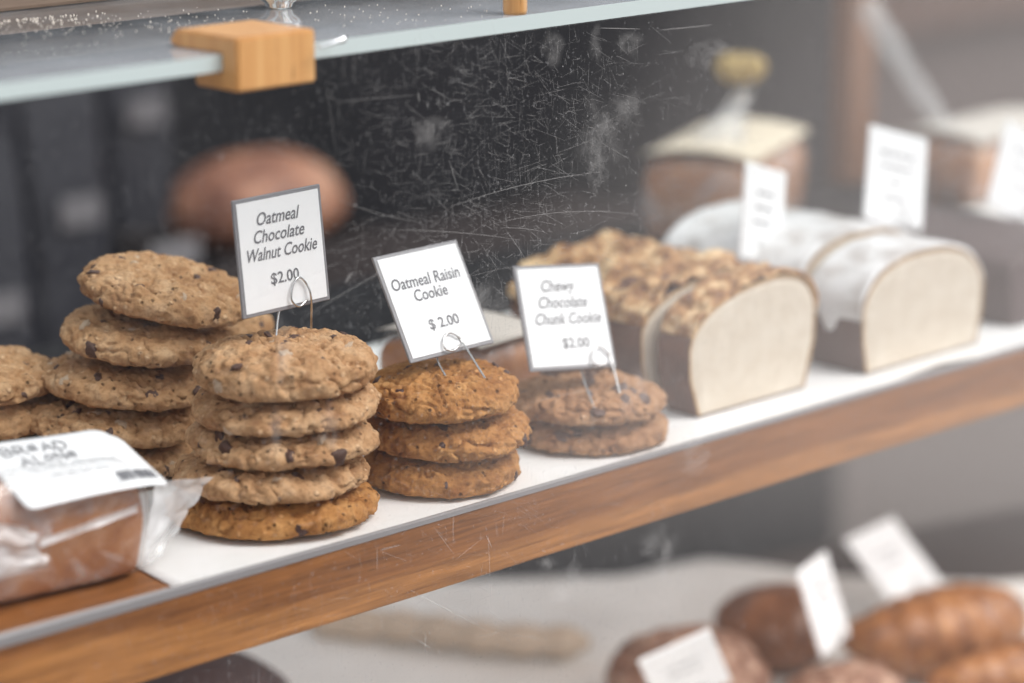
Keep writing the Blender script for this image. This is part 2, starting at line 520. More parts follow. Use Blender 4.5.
# leaning stack behind
desc = ['lowest visible cookie of the leaning stack, just behind the wrapped cake label',
        'cookie fourth from the top of the leaning stack, above the wrapped cake',
        'middle cookie of the leaning stack, with a pale walnut bit on its rim',
        'cookie just under the steeply tilted one on the leaning stack',
        'steeply tilted chocolate chip cookie on top of the leaning rear stack']
pos = [(-.014, .198, .002, .048), (-.009, .202, .0225, .0500), (.0015, .2, .0435, .0500), (.0125, .196, .0680, .0500), (.0265, .1945, .0918, .0515)]
tl = [(.04, 0), (.07, .0), (.075, .0), (.09, .0), (.20, .03)]
for i, (x, y, z, R) in enumerate(pos):
    make_cookie('oatmeal_cookie', 71 + i, R, (.0195, .0195, .021, .021, .0225)[i], 'oat', (x, y, z), rz=i * 1.3 + .2, tilt=tl[i],
                label=desc[i], group='walnut cookies in the leaning rear stack')
# far-left stack
for i in range(3):
    make_cookie('oatmeal_cookie', 81 + i, .047, .0215, 'oat', (-.057 + (0, .003, -.002)[i], .262, .001 + .0215 * i), rz=i * 1.1,
                label=['hidden bottom cookie of the short stack cut off at the frame edge',
                       'lower visible cookie of the short stack cut off by the frame edge',
                       'top cookie of the short stack cut off by the frame edge'][i], group='cookies in the cut-off side stack')
# stack peeking behind the walnut card
for i in range(4):
    make_cookie('oatmeal_cookie', 91 + i, .036, .0195, 'oat', (.078, .215, .001 + .0192 * i), rz=i * .9,
                label='cookie of the mostly hidden stack peeking out below the walnut cookie card' if i == 3 else 'cookie in the hidden stack behind the tall front stack',
                group='cookies in the hidden stack behind the walnut card', res=.5)


# ------------------------------------------------------------------ price cards
def text_mesh(name, s, size, shear=0., align='CENTER', spacing=1.):
    cu = bpy.data.curves.new(name, 'FONT'); cu.body = s; cu.size = size; cu.shear = shear
    cu.align_x = align; cu.align_y = 'CENTER'; cu.resolution_u = 3; cu.offset = .00011; cu.space_character = spacing
    o = bpy.data.objects.new(name, cu); COL.objects.link(o)
    dg = bpy.context.evaluated_depsgraph_get(); dg.update()
    me = bpy.data.meshes.new_from_object(o.evaluated_get(dg))
    bpy.data.objects.remove(o); bpy.data.curves.remove(cu)
    return me


def lettering(lines, mat, parent):
    """lines: (text, x, z, size, shear, squash) in card plane (x right, z up, front face toward -y)."""
    bm = bmesh.new()
    for s, x, zz, size, shear, sq in lines:
        me = text_mesh('lettering', s, size, shear)
        t = bmesh.new(); t.from_mesh(me)
        for v in t.verts: v.co = Vector((x + v.co.x * sq, -.0012, zz + v.co.y))
        tm = bpy.data.meshes.new('tmp'); t.to_mesh(tm); t.free(); bm.from_mesh(tm)
        bpy.data.meshes.remove(tm); bpy.data.meshes.remove(me)
    return link('lettering', bm, mat, parent, smooth=False)


def squiggle(rows, mat, parent, amp=.0011):
    bm = bmesh.new(); rnd = random.Random(5)
    for x0, x1, zz in rows:
        x = x0
        while x < x1:
            w = min(rnd.uniform(.004, .010), x1 - x)
            n = max(3, int(w / .0006)); pts = []
            for k in range(n + 1):
                pts.append((x + w * k / n, -.0012, zz + (amp if k % 2 else -amp) * rnd.uniform(.5, 1.3)))
            tube(pts, .0004, 4, bm=bm); x += w + .0022
    return link('lettering', bm, mat, parent, smooth=False)


def make_card(c, y, yaw, lean, roll, w, h, label, lines=None, rows=None, legs=None, frame=True):
    x, z = c
    root = empty('price_card')
    R = Matrix.Rotation(yaw, 3, 'Z') @ Matrix.Rotation(lean, 3, 'X') @ Matrix.Rotation(roll, 3, 'Y')
    root.matrix_world = Matrix.Translation((x, y, z)) @ R.to_4x4()
    tag(root, label, 'price card', 'price cards in clear holders on wire stands')
    fw = .0022 if frame else .0012
    link('holder', box(-w / 2, w / 2, -.0006, .0012, -h / 2, h / 2, .0004, 1), M['sleeve'] if frame else M['card'], root, False)
    link('card_insert', box(-w / 2 + fw, w / 2 - fw, -.0010, -.0005, -h / 2 + fw, h / 2 - fw), M['card'], root, False)
    if lines: lettering(lines, M['ink'], root)
    if rows: squiggle(rows, M['paleink'], root)
    if legs:
        bm = bmesh.new()
        inv = R.inverted()
        def toloc(p): return inv @ (Vector(p) - Vector((x, y, z)))
        a, b = (toloc(p) for p in legs)
        b0 = -h / 2
        cx = (a.x + b.x) / 2 * .55 + .004
        cx = w * legs_cx
        pts = [a, (a.x * .4 + (cx - .0065) * .6, .0026, b0 - .002), (cx - .006, .0028, b0 + .005), (cx - .0045, .0026, b0 + .011), (cx + .001, .0018, b0 + .0125)]
        pts2 = [(cx + .0045, -.0026, b0 + .003), (cx - .0015, -.0030, b0 + .0008), (cx - .0062, -.0028, b0 + loop_h * .33), (cx - .0042, -.0028, b0 + loop_h * .78),
                (cx + .0005, -.0026, b0 + loop_h), (cx + .0052, -.0026, b0 + loop_h * .72), (cx + .0075, -.0026, b0 + .003), b]
        tube(spline(pts, 6), .00062, 8, bm=bm)
        tube(spline(pts2, 8), .00062, 8, bm=bm)
        link('wire_stand', bm, M['wire'], root)
    return root


legs_cx = .13; loop_h = .0165
t2 = TOP2 - .003
make_card((.0145, .1455), .075, -.03, -.085, -.025, .0605, .0645,
          'white price card reading Oatmeal Chocolate Walnut Cookie $2.00, standing in the tall stack',
          [('Oatmeal', -.002, .0195, .0098, .32, .86), ('Chocolate', -.002, .0100, .0098, .32, .86), ('Walnut Cookie', -.001, .0005, .0098, .32, .80),
           ('$2.00', .000, -.0140, .0088, .0, 1.)],
          legs=(atz(275, 350, t2), atz(311, 337, t2)))
legs_cx = .0; loop_h = .0115
make_card((.115, .1035), .062, -.11, -.52, -.045, .0605, .064,
          'white tilted price card reading Oatmeal Raisin Cookie $2.00, standing in the golden stack',
          [('Oatmeal Raisin', -.001, .0130, .0098, .12, .82), ('Cookie', -.001, .0045, .0098, .12, .82), ('$ 2.00', .001, -.0135, .0085, 0., 1.)],
          legs=(atz(452, 387, .062), atz(489, 385, .062)))
legs_cx = .30; loop_h = .0125
make_card((.2175, .0775), .058, -.2, -.45, .09, .0605, .064,
          'white price card reading Chewy Chocolate Chunk Cookie $2.00, standing in the low dark stack',
          [('Chewy', -.003, .0185, .0098, .32, .84), ('Chocolate', -.001, .0085, .0098, .32, .84), ('Chunk Cookie', .001, -.0015, .0098, .32, .80), ('$2.00', .004, -.0165, .0085, 0., 1.)],
          legs=(atz(594, 408, .031), atz(622, 402, .031)))
r4 = [(-.012, .012, .014), (-.014, .013, .004), (-.016, .012, -.006), (-.008, .008, -.020)]
legs_cx = .1
make_card((.494, .088), .14, .24, -.10, .29, .060, .065, 'narrow-looking blurred price card standing over the crumb-topped loaf', rows=r4, frame=False,
          legs=((.500, .142, .055), (.512, .148, .055)))
make_card((.613, .100), .12, -.06, -.22, .295, .060, .066, 'blurred price card standing on the white glazed loaf', rows=[(-.018, .018, .016), (-.016, .014, .007), (-.006, .004, -.004), (-.012, .01, -.015)], frame=False,
          legs=((.612, .105, .064), (.628, .105, .064)))
make_card((.767, .080), .12, -.10, -.25, .54, .061, .067, 'tilted price card cut off by the frame edge, over the dark loaf', rows=[(-.018, .018, .016), (-.016, .014, .004), (-.012, .01, -.010)], frame=False,
          legs=((.745, .118, .038), (.765, .118, .036)))
make_card((.433, -.2265), .15, -.43, .5, -.47, .054, .066, 'price card stuck in the near sugared bun on the lower shelf', rows=[(-.012, .014, .010), (-.012, .012, .000)], frame=False,
          legs=((.455, .185, -.262), (.465, .188, -.262)))
make_card((.608, -.225), .17, .35, -.33, 0.03, .060, .066, 'steeply slanted price card between the two sugared buns on the lower shelf', rows=[(-.016, .016, .015), (-.014, .012, .005), (-.006, .006, -.009)], frame=False,
          legs=((.615, .18, -.272), (.628, .18, -.272)))
make_card((.795, -.255), .25, -.154, -.83, -.16, .060, .067, 'price card leaning far back just behind the croissant on the lower shelf', rows=[(-.015, .015, .010), (-.012, .012, .0)], frame=False,
          legs=((.800, .232, -.298), (.815, .232, -.298)))


# ------------------------------------------------------------------ the display case
shelf = empty('display_shelf', (0, 0, 0))
tag(shelf, 'brown oak display shelf holding the cookies, loaves and white paper', 'shelf')
b = link('front_rail', box(-.60, 1.45, 0, .022, -.0405, .0, .0012, 2), M['wood'], shelf, False)
tag(b, None)
link('board', box(-.60, 1.45, .022, .47, -.022, -.0005), M['wood'], shelf, False)
# grey edge strip along the rail, taller at one end
bm = bmesh.new()
xs = [-.60 + i * .05 for i in range(42)]
rows = []
for x in xs:
    t = max(0., min(1., (x + .24) / .27)); h = .0068 + (.0028 - .0068) * t
    rows.append([bm.verts.new((x, -.0008, -.0004)), bm.verts.new((x, -.0008, h * .75)), bm.verts.new((x, .0008, h)), bm.verts.new((x, .0022, h * .9)), bm.verts.new((x, .0022, -.0004))])
for a, c in zip(rows, rows[1:]):
    for k in range(5): bm.faces.new((a[k], c[k], c[(k + 1) % 5], a[(k + 1) % 5]))
bm.faces.new(rows[0]); bm.faces.new(rows[-1][::-1]); bmesh.ops.recalc_face_normals(bm, faces=bm.faces[:])
tag(link('edge_strip', bm, M['trim'], shelf, False), 'thin grey edging strip along the top of the rail')

# white paper with a slightly curled front edge
pc = atz(165, 580, 0.0)
bm = bmesh.new(); NX, NY = 150, 24
grid = []
for i in range(NX + 1):
    x = -.118 + (1.30 + .118) * i / NX
    col = []
    for j in range(NY + 1):
        t = j / NY
        y0 = .0050 + .0012 * mn.noise(Vector((x * 9, 0, 3)))
        y1 = .335 + .008 * mn.noise(Vector((x * 5, 4, 3)))
        y = y0 + (y1 - y0) * t ** 1.6
        skew = .03 * t if i == 0 else 0
        zz = .0004
        curl = max(0., 1 - abs(x - .515) / .055) ** .7 if .46 < x < .57 else 0
        zz += .0042 * curl * max(0, 1 - (y - y0) / .010) + .0010 * max(0, mn.noise(Vector((x * 14, 1, 8)))) * max(0, 1 - (y - y0) / .012)
        if y < y0 + .0035 : y -= .0012
        col.append(bm.verts.new((x + .03 * t * max(0, 1 - i / 24), y, zz)))
    grid.append(col)
for a, c in zip(grid, grid[1:]):
    for j in range(NY): bm.faces.new((a[j], c[j], c[j + 1], a[j + 1]))
po = link('parchment_sheet', bm, M['paper'])
md = po.modifiers.new('t', 'SOLIDIFY'); md.thickness = .0003; md.offset = 1
tag(po, 'white parchment sheet lying on the oak shelf under the cookies and loaves', 'paper')
mo = link('rear_dark_sheet', box(-.58, 1.44, .316, .469, .0010, .0020), M['mat'], None, False)  # added black sheet, keeps the lit rear of the shelf dark
tag(mo, 'black sheet added to darken the rear of the shelf behind the white paper', 'mat')

# upper glass sheet, its front edge polished
g = link('glass_top', box(-.60, 1.45, -.006, .55, .2634, .2716), M['glass'], None, False)
g.data.materials.append(M['glassedge'])
for p in g.data.polygons:
    if abs(p.normal.z) < .5: p.material_index = 1
tag(g, 'dusty glass top sheet of the display case, held by the wood block', 'glass')

# front panel
panel = link('acrylic_panel', box(-.60, 1.45, -.0065, -.0035, -.42, .2628), M['acrylic'], None, False)
tag(panel, 'clear scratched acrylic front panel standing in front of the shelf', 'panel')
rnd = random.Random(11); bm = bmesh.new()


def hair(bm, pts, w):
    y = -.0069; P = [Vector((p[0], y, p[1])) for p in pts]; vs = []
    for i, p in enumerate(P):
        t = (P[min(i + 1, len(P) - 1)] - P[max(i - 1, 0)]).normalized(); nrm = Vector((-t.z, 0, t.x))
        ww = w * (.35 + .65 * math.sin(PI * (i + .5) / len(P)))
        vs.append((bm.verts.new(p + nrm * ww / 2), bm.verts.new(p - nrm * ww / 2)))
    for a, c in zip(vs, vs[1:]): bm.faces.new((a[0], a[1], c[1], c[0]))


def pz(px, py): p = aty(px, py, -.0068); return (p.x, p.z)


for px0, py0, px1, py1, w, bow in [(450, 207, 600, 172, .00035, 10), (490, 225, 640, 215, .0003, 16), (335, 102, 415, 95, .0003, 0), (449, 160, 458, 190, .0004, 0),
                                   (418, 92, 419, 102, .0008, 0), (660, 30, 712, 25, .0006, 0), (600, 28, 640, 29, .0005, 0), (250, 300, 340, 262, .0004, 0), (300, 320, 440, 240, .00035, 4),
                                   (530, 403, 600, 388, .0003, 2), (453, 510, 453, 544, .0004, 0), (432, 525, 455, 556, .0003, 0), (488, 533, 491, 610, .00035, 0), (410, 590, 490, 632, .0003, 0),
                                   (455, 560, 480, 540, .0003, 0), (380, 550, 400, 545, .0006, 0), (377, 546, 377, 570, .0004, 0), (425, 632, 425, 655, .0005, 0), (418, 640, 430, 648, .0005, 0),
                                   (486, 535, 492, 548, .0006, 0), (345, 283, 352, 272, .0012, 0), (340, 200, 420, 222, .0003, -6), (380, 230, 520, 240, .0003, 6), (500, 228, 545, 232, .0003, 3), (505, 229, 527, 262, .0003, 2)]:
    pts = []
    for k in range(13):
        t = k / 12; pts.append(pz(px0 + (px1 - px0) * t, py0 + (py1 - py0) * t - bow * 4 * t * (1 - t) * .5))
    hair(bm, pts, w)
for _ in range(2800):      # many short hairlines
    px = rnd.gauss(500, 95); py = rnd.uniform(40, 345) if rnd.random() < .88 else rnd.uniform(480, 650)
    a = rnd.choice([rnd.gauss(PI / 2, .12), rnd.gauss(.35, .35), rnd.gauss(2.6, .4)])
    L = rnd.expovariate(1 / 8) + 2
    hair(bm, [pz(px + L * math.cos(a) * t - .02 * L * t * t, py - L * math.sin(a) * t) for t in (0, .25, .5, .75, 1)], rnd.uniform(.00006, .00020))
for _ in range(60):
    px = rnd.uniform(330, 640); py = rnd.uniform(60, 330)
    hair(bm, [pz(px + k * .5, py - k * .5) for k in range(3)], rnd.uniform(.0005, .0011))
tag(link('scratches', bm, M['scratch'], panel, False), 'fine white scratches on the acrylic', kind='stuff')
bm = bmesh.new(); lay = bm.verts.layers.float.new('soft')
for px, py, rx, ry in [(553, 47, 12, 18), (596, 45, 6, 20), (628, 42, 14, 12), (600, 135, 20, 42), (630, 112, 16, 22), (595, 165, 9, 26), (575, 575, 9, 18), (547, 563, 10, 7), (660, 545, 22, 16), (665, 560, 8, 24),
                       (276, 430, 7, 26), (330, 428, 10, 24), (283, 345, 10, 30), (628, 395, 12, 20), (640, 385, 8, 22), (700, 455, 10, 16), (560, 595, 14, 12),  (690, 455, 16, 20), (715, 50, 22, 10), (700, 60, 14, 12), (430, 130, 22, 18), (480, 300, 30, 20)]:
    rgs = []
    for ri in range(5):
        cvs = []
        for k in range(28):
            a = 2 * PI * k / 28; q = (1.1 + .55 * mn.noise(Vector((math.cos(a) * 1.6 + px, math.sin(a) * 1.6, py)))) * (ri + .02) / 4
            x, zz = pz(px + rx * q * math.cos(a), py + ry * q * math.sin(a)); vv = bm.verts.new((x, -.0068, zz))
            vv[lay] = (1, .95, .75, .35, 0)[ri]; cvs.append(vv)
        rgs.append(cvs)
    bm.faces.new(rgs[0])
    for a, c in zip(rgs, rgs[1:]):
        for k in range(28): bm.faces.new((a[k], a[(k + 1) % 28], c[(k + 1) % 28], c[k]))
tag(link('smears', bm, M['smear'], panel, False), 'whitish dried smears on the acrylic', kind='stuff')

# wood clip gripping the glass
clip = empty('wooden_clip', (-.0887, -.018, .254)); tag(clip, 'honey-coloured wooden block clip gripping the front edge of the glass top', 'clip')
W, Dp, Hh = .0502, .054, .0266
bm = bmesh.new()
prof = [(0, 0), (Dp * .62, 0), (Dp * .62, .0090), (.0125, .0090), (.0125, .0178), (Dp * .93, .0178), (Dp, .0200), (Dp * .90, Hh), (0, Hh)]
va = [bm.verts.new((0, y, z)) for y, z in prof]; vb = [bm.verts.new((W, y, z)) for y, z in prof]
bm.faces.new(va); bm.faces.new(vb[::-1])
for k in range(len(prof)): bm.faces.new((va[k], vb[k], vb[(k + 1) % len(prof)], va[(k + 1) % len(prof)]))
bmesh.ops.recalc_face_normals(bm, faces=bm.faces[:])
bmesh.ops.bevel(bm, geom=bm.edges[:], offset=.0011, segments=2, affect='EDGES', clamp_overlap=True)
link('block', bm, M['blockwood'], clip, False)
kn = link('chrome_knob', lathe([(0, 0), (.006, 0), (.0075, .001), (.008, .003), (.0115, .0055), (.0128, .0075), (.0128, .0105), (.0115, .013), (.007, .016), (.0062, .019), (0, .020)], 40), M['chrome'])
kn.location = atz(279, 8, .2716)
tag(kn, 'shiny chrome knob standing on the glass top behind the wooden clip', 'knob')
p0, p1 = atz(319, 47, .2730), atz(345, 39, .2730)
pin = link('metal_pin', tube([p0, p0.lerp(p1, .85), p0.lerp(p1, .86), p1], [.0008, .0012, .0019, .0016], 10), M['chrome'])
tag(pin, 'thin shiny metal pin lying on the glass beside the wooden clip', 'pin')
# crumbs on the glass
bm = bmesh.new(); rnd = random.Random(3)
for k in range(420):
    if k < 150: px, py = rnd.gauss(20, 40), rnd.gauss(19, 3)
    elif k < 340: px, py = rnd.uniform(0, 250), rnd.gauss(26, 8)
    else: px, py = rnd.uniform(300, 520), rnd.uniform(5, 40)
    p = atz(px, max(py, 2), .2716)
    if p.y > .17 or p.y < 0: continue
    s = rnd.uniform(.00014, .00036) * (1.5 if k < 150 else 1)
    mtx = Matrix.Translation((p.x, p.y, .2716 + s * .6)) @ Matrix.Scale(s, 4)
    bmesh.ops.create_icosphere(bm, subdivisions=1, radius=1, matrix=mtx)
tag(link('crumbs', bm, M['crumbs'], None, False), 'pale crumbs scattered on the dusty glass top', 'crumbs', kind='stuff')
rl = link('wooden_rail', box(-.6, .75, .200, .214, .2718, .284, .002), M['railwood'], None, False)
tag(rl, 'blurred brown wooden rail lying on the glass top', 'rail')
q = atz(515, 14, .2716)
pg = link('wooden_peg', lathe([(0, 0), (.0062, 0), (.0066, .002), (.0066, .05), (.005, .053), (0, .053)], 20), M['blockwood'])
pg.location = (q.x, q.y, .2717)
tag(pg, 'small orange wooden peg standing on the glass top away from the clip', 'peg')


# ------------------------------------------------------------------ wrapped cakes
def loaf_shell(L, D, Hh, flare, seed, off=0., amp=.0012, nu=46, nv=44, freq=60, tall=.62):
    """rounded pan-loaf body, origin at bottom front right corner; x from -L to 0, y 0..D"""
    bm = bmesh.new(); rings = []
    sec = []
    for k in range(nv):
        a = 2 * PI * k / nv
        sec.append((math.cos(a), math.sin(a)))
    for i in range(nu + 1):
        s = -1 + 2 * i / nu
        xs = math.copysign(abs(math.sin(s * PI / 2)) ** .8, s)
        endk = max(0., 1 - abs(xs) ** 9) ** .32
        ring = []
        for ca, sa in sec:
            ex = .32
            yy = math.copysign(abs(ca) ** ex, ca); zz = math.copysign(abs(sa) ** ex, sa)
            t = (zz + 1) / 2
            wid = D / 2 + flare * t
            p = Vector((-L / 2 + xs * (L / 2 + off + flare * t * .6), D / 2 + yy * (wid + off) * (.80 + .20 * endk),
                        Hh * tall * (0.5 + zz * .5 * (.75 + .25 * endk)) if zz < 0 else 0))
            dome = (1 - (abs(ca)) ** 2.2) * (1 - tall) * Hh
            p.z = Hh * tall * t * (.85 + .15 * endk) + (dome * (sa > 0) * (.4 + .6 * endk)) + (off if sa > 0 else 0)
            d = amp * fbm(p, freq, seed, 3)
            p += Vector((0, yy * .7, max(zz, 0) * .9)) * d
            if sa < -.2 and p.z < .0006: p.z = .0006
            ring.append(bm.verts.new(p))
        rings.append(ring)
    for a, c in zip(rings, rings[1:]):
        for k in range(nv): bm.faces.new((a[k], a[(k + 1) % nv], c[(k + 1) % nv], c[k]))
    bm.faces.new(rings[0][::-1]); bm.faces.new(rings[-1])
    bmesh.ops.recalc_face_normals(bm, faces=bm.faces[:])
    return bm


STROKES = {'B': [[(0, 0), (0, 1), (.5, .95), (.6, .75), (.45, .55), (0, .5)], [(.45, .55), (.68, .35), (.55, .05), (0, 0)]],
           'R': [[(0, 0), (0, 1), (.5, .98), (.62, .75), (.45, .5), (0, .48)], [(.3, .48), (.68, 0)]],
           'e': [[(0.05, .55), (.55, .58), (.5, .85), (.25, .95), (.03, .7), (.05, .4), (.3, .25), (.58, .35)]],
           'A': [[(0, 0), (.38, 1), (.75, 0)], [(.15, .38), (.6, .38)]],
           'D': [[(0, 0), (0, 1), (.5, .92), (.72, .5), (.5, .08), (0, 0)]],
           'l': [[(.1, 1.05), (.1, 0), (.5, 0)]],
           'o': [[(.3, .25), (.05, .45), (.1, .8), (.35, .9), (.6, .7), (.55, .35), (.3, .25)]],
           'N': [[(0, 0), (0, 1), (.6, 0), (.6, 1.1)]]}


def stroke_word(bm, word, x, y, size, rad, gap=.25):
    rnd = random.Random(len(word))
    for ch in word:
        st = STROKES[ch]; w = max(p[0] for s in st for p in s)
        dy = rnd.uniform(-.08, .08)
        for s in st: tube([(x + p[0] * size, y + (p[1] + dy) * size, .0004) for p in s], rad, 5, bm=bm)
        x += (w + gap) * size
    return x


def wrapped_cake(name, label, O, yaw, L, D, Hh, detail=False, lab_mat=None, flap=True, seed=1, label_size=None):
    root = empty(name, O, yaw)
    tag(root, label, 'wrapped cake', 'cakes in clear wrap with white top labels')
    link('cake', loaf_shell(L, D, Hh, .006, seed), M['cake'], root)
    link('wrapper', loaf_shell(L, D, Hh + .001, .0065, seed + 5, .0022, .0030, 60, 56, 42), M['film'], root)
    return root


# front package
O = Vector((-.1175, .0345, .0008))
pk = wrapped_cake('wrapped_cake', 'brown cake in crinkled clear wrap with a white label, before the leaning stack', O, math.radians(-7), .150, .070, .060, True, seed=4)
# label sheet
FL, FR, BR = Vector((-.1880, .0300, .0525)), Vector((-.1065, .0205, .0520)), Vector((-.1110, .0790, .0705))
ex = (FR - FL); wl = ex.length; ex.normalize()
ey = (BR - FR); ey = (ey - ex * ey.dot(ex)); hl = ey.length; ey.normalize(); ez = ex.cross(ey)
ML = Matrix((ex, ey, ez)).transposed().to_4x4(); ML.translation = FL
bm = bmesh.new(); NX, NY = 24, 18; gr = []
rc = .014
for i in range(NX + 1):
    c = []
    for j in range(NY + 1):
        u, v = i / NX, j / NY
        x, y = u * wl, v * hl
        # rounded corners
        for cx, cy, sx, sy in ((wl - rc, hl - rc, 1, 1), (rc * .4, rc * .4, -1, -1), (wl - rc * .4, rc * .4, 1, -1)):
            r_ = rc if (sx, sy) == (1, 1) else rc * .4
            dx, dy = (x - cx) * sx, (y - cy) * sy
            if dx > 0 and dy > 0:
                m_ = max(dx, dy); dd = math.hypot(dx, dy)
                if dd > 0: x, y = cx + sx * dx * m_ / dd, cy + sy * dy * m_ / dd
        c.append(bm.verts.new((x, y, .0016 * math.sin(u * 3 + v * 2) - .006 * max(0, u - .82) ** 1.5 * 5)))
    gr.append(c)
for a, c in zip(gr, gr[1:]):
    for j in range(NY): bm.faces.new((a[j], c[j], c[j + 1], a[j + 1]))
# extend label to the left out of frame
lb = link('label_sheet', bm, M['card'])
lb.matrix_world = ML
md = lb.modifiers.new('t', 'SOLIDIFY'); md.thickness = .0003; md.offset = 1
bpy.context.view_layer.update()
lb.parent = pk; lb.matrix_parent_inverse = pk.matrix_world.inverted()
tag(lb, 'white printed label with the bakery name and a barcode')
bm = bmesh.new()
stroke_word(bm, 'BReAD', wl * .13, hl * .74, .0084, .00036)
stroke_word(bm, 'AloNe', wl * .19, hl * .56, .0080, .00036)
for v in bm.verts: v.co.z += .0006 + .0016 * math.sin(v.co.x / wl * 3 + v.co.y / hl * 2)
bt = link('bakery_name', bm, M['ink'], lb, False)
bm = bmesh.new(); rnd = random.Random(9)
for (u0, u1, vv, am) in ((.20, .80, .50, .0011), (.30, .66, .36, .0010), (.1, .3, .30, .0006), (.1, .72, .12, .0004), (.1, .6, .06, .0004)):
    x = u0 * wl
    while x < u1 * wl:
        w = rnd.uniform(.004, .009); n = 9
        tube([(x + w * k / n, vv * hl + (am if k % 2 else -am) * rnd.uniform(.4, 1.2),   .0010 + .0016 * math.sin((x + w * k / n) / wl * 3 + vv * 2)) for k in range(n + 1)], .00014, 4, bm=bm)
        x += w + .0018
link('small_print', bm, M['paleink'], lb, False)
bm = bmesh.new(); x = wl * .70
while x < wl * .95:
    w = rnd.choice([.0004, .0006, .0009])
    zz = .0009 + .0016 * math.sin(x / wl * 3 + .3) - .006 * max(0, x / wl - .82) ** 1.5 * 5
    b2 = box(x, x + w, hl * .12, hl * .26, zz - .0006, zz + .0002); tm = bpy.data.meshes.new('t'); b2.to_mesh(tm); b2.free(); bm.from_mesh(tm); bpy.data.meshes.remove(tm)
    x += w + rnd.choice([.0009, .0013, .0018])
link('barcode', bm, M['paleink'], lb, False)


def film_flap(base0, base1, tip0, tip1, folds, amp, seed, nx=26, ny=30):
    """fan of crinkled film from the line base0-base1 to the line tip0-tip1"""
    bm = bmesh.new(); g = []
    nrm = (base1 - base0).cross(tip0 - base0).normalized()
    for i in range(nx + 1):
        u = i / nx; c = []
        for j in range(ny + 1):
            v = j / ny
            p = base0.lerp(base1, v).lerp(tip0.lerp(tip1, v), u)
            d = amp * (.3 + .7 * u) * (math.sin(v * folds * 2 * PI + seed + 1.5 * u) * .6 + 1.2 * mn.noise(Vector((u * 4, v * 6, seed))))
            p = p + nrm * d + (tip0 - base0).normalized() * .004 * u * mn.noise(Vector((v * 7, seed, 2)))
            c.append(bm.verts.new(p))
        g.append(c)
    for a, c in zip(g, g[1:]):
        for j in range(ny): bm.faces.new((a[j], c[j], c[j + 1], a[j + 1]))
    return bm


def P3(px, py, y): return aty(px, py, y)


def child_world(name, bm, mat, root):
    o = link(name, bm, mat); bpy.context.view_layer.update()
    o.parent = root; o.matrix_parent_inverse = root.matrix_world.inverted(); return o


child_world('wrapper_end', film_flap(P3(139, 570, .041), P3(156, 482, .036), P3(160, 556, .040), P3(212, 476, .050), 3, .0026, 3), M['filmend'], pk)
child_world('wrapper_fold', film_flap(P3(-30, 588, .030), P3(-30, 520, .030), P3(48, 566, .026), P3(30, 528, .026), 2, .003, 8), M['filmend'], pk)
child_world('wrapper_seam', film_flap(P3(40, 548, .031), P3(40, 540, .031), P3(138, 512, .027), P3(138, 503, .027), .6, .0012, 5, 26, 6), M['filmend'], pk)


def rear_cake(label, O, yaw, L, D, Hh, labmat, seed):
    root = empty('wrapped_cake', O, yaw); tag(root, label, 'wrapped cake', 'cakes in clear wrap on the rear of the shelf')
    link('cake', loaf_shell(L, D, Hh, .004, seed, tall=.86), M['cake'], root)
    link('wrapper', loaf_shell(L, D, Hh + .001, .0045, seed + 5, .002, .002, 40, 40, 42, tall=.86), M['film'], root)
    bm = bmesh.new(); g = []
    for i in range(13):
        c = []
        for j in range(9):
            u, v = i / 12, j / 8
            x, y = -L * 1.02 + u * L * 1.04, -.003 + v * (D + .006)
            c.append(bm.verts.new((x, y, Hh * .955 + .0055 + Hh * .10 * (1 - (2 * v - 1) ** 2))))
        g.append(c)
    for a, c in zip(g, g[1:]):
        for j in range(8): bm.faces.new((a[j], c[j], c[j + 1], a[j + 1]))
    o = link('label_sheet', bm, labmat, root); md = o.modifiers.new('t', 'SOLIDIFY'); md.thickness = .0004; md.offset = 1
    return root


M['creamlabel'] = plain('cream_label', (.68, .59, .46), .6)
M['whitelabel'] = plain('white_label', (.58, .53, .48), .6)
# corner facing the camera near (744,162)
cr = aty(752, 166, .335)
th = math.radians(24)
cr.z = .0014
L1 = .155; D1 = .088
# local origin is bottom front right; place so that the front-left corner is at cr
O1 = Vector((cr.x, cr.y, .0021)) + Vector((math.cos(th) * L1, math.sin(th) * L1, 0))
rk = rear_cake('wrapped brown cake with a cream top label behind the crumb-topped loaf', O1, th, L1, D1, .0665, M['creamlabel'], 14)
# standing bag neck with yellow tie
nb = O1 + Vector((-math.cos(th) * L1 * .72 - math.sin(th) * D1 * .5, -math.sin(th) * L1 * .72 + math.cos(th) * D1 * .5, .070))
bm = bmesh.new(); rings = []
tip = aty(745, 88, nb.y + .01)
for i in range(12):
    t = i / 11; c = Vector(nb).lerp(tip, t); r = .016 * (1 - t) ** 1.6 + .006
    rings.append([bm.verts.new(c + Vector((math.cos(a) * r * (1 + .2 * math.sin(a * 7)), math.sin(a) * r * (1 + .2 * math.sin(a * 7)), 0))) for a in [2 * PI * k / 30 for k in range(30)]])
for a, c in zip(rings, rings[1:]):
    for k in range(30): bm.faces.new((a[k], a[(k + 1) % 30], c[(k + 1) % 30], c[k]))
child_world('wrapper_neck', bm, M['filmtail'], rk)
bm = bmesh.new(); tc = aty(740, 68, nb.y + .01)
for k in range(7):
    a = 2 * PI * k / 7
    pts = spline([Vector((0, 0, 0)), Vector((math.cos(a) * .010, math.sin(a) * .010, .006)), Vector((math.cos(a) * .017, math.sin(a) * .017, .002)), Vector((math.cos(a + .3) * .012, math.sin(a + .3) * .012, -.006)), Vector((0, 0, -.001))], 5)
    tube([p + tc for p in pts], .0046, 8, bm=bm)
tag(child_world('ribbon_bow', bm, M['yellow'], rk), 'yellow ribbon bow')
c2 = atz(500, 345, .05)
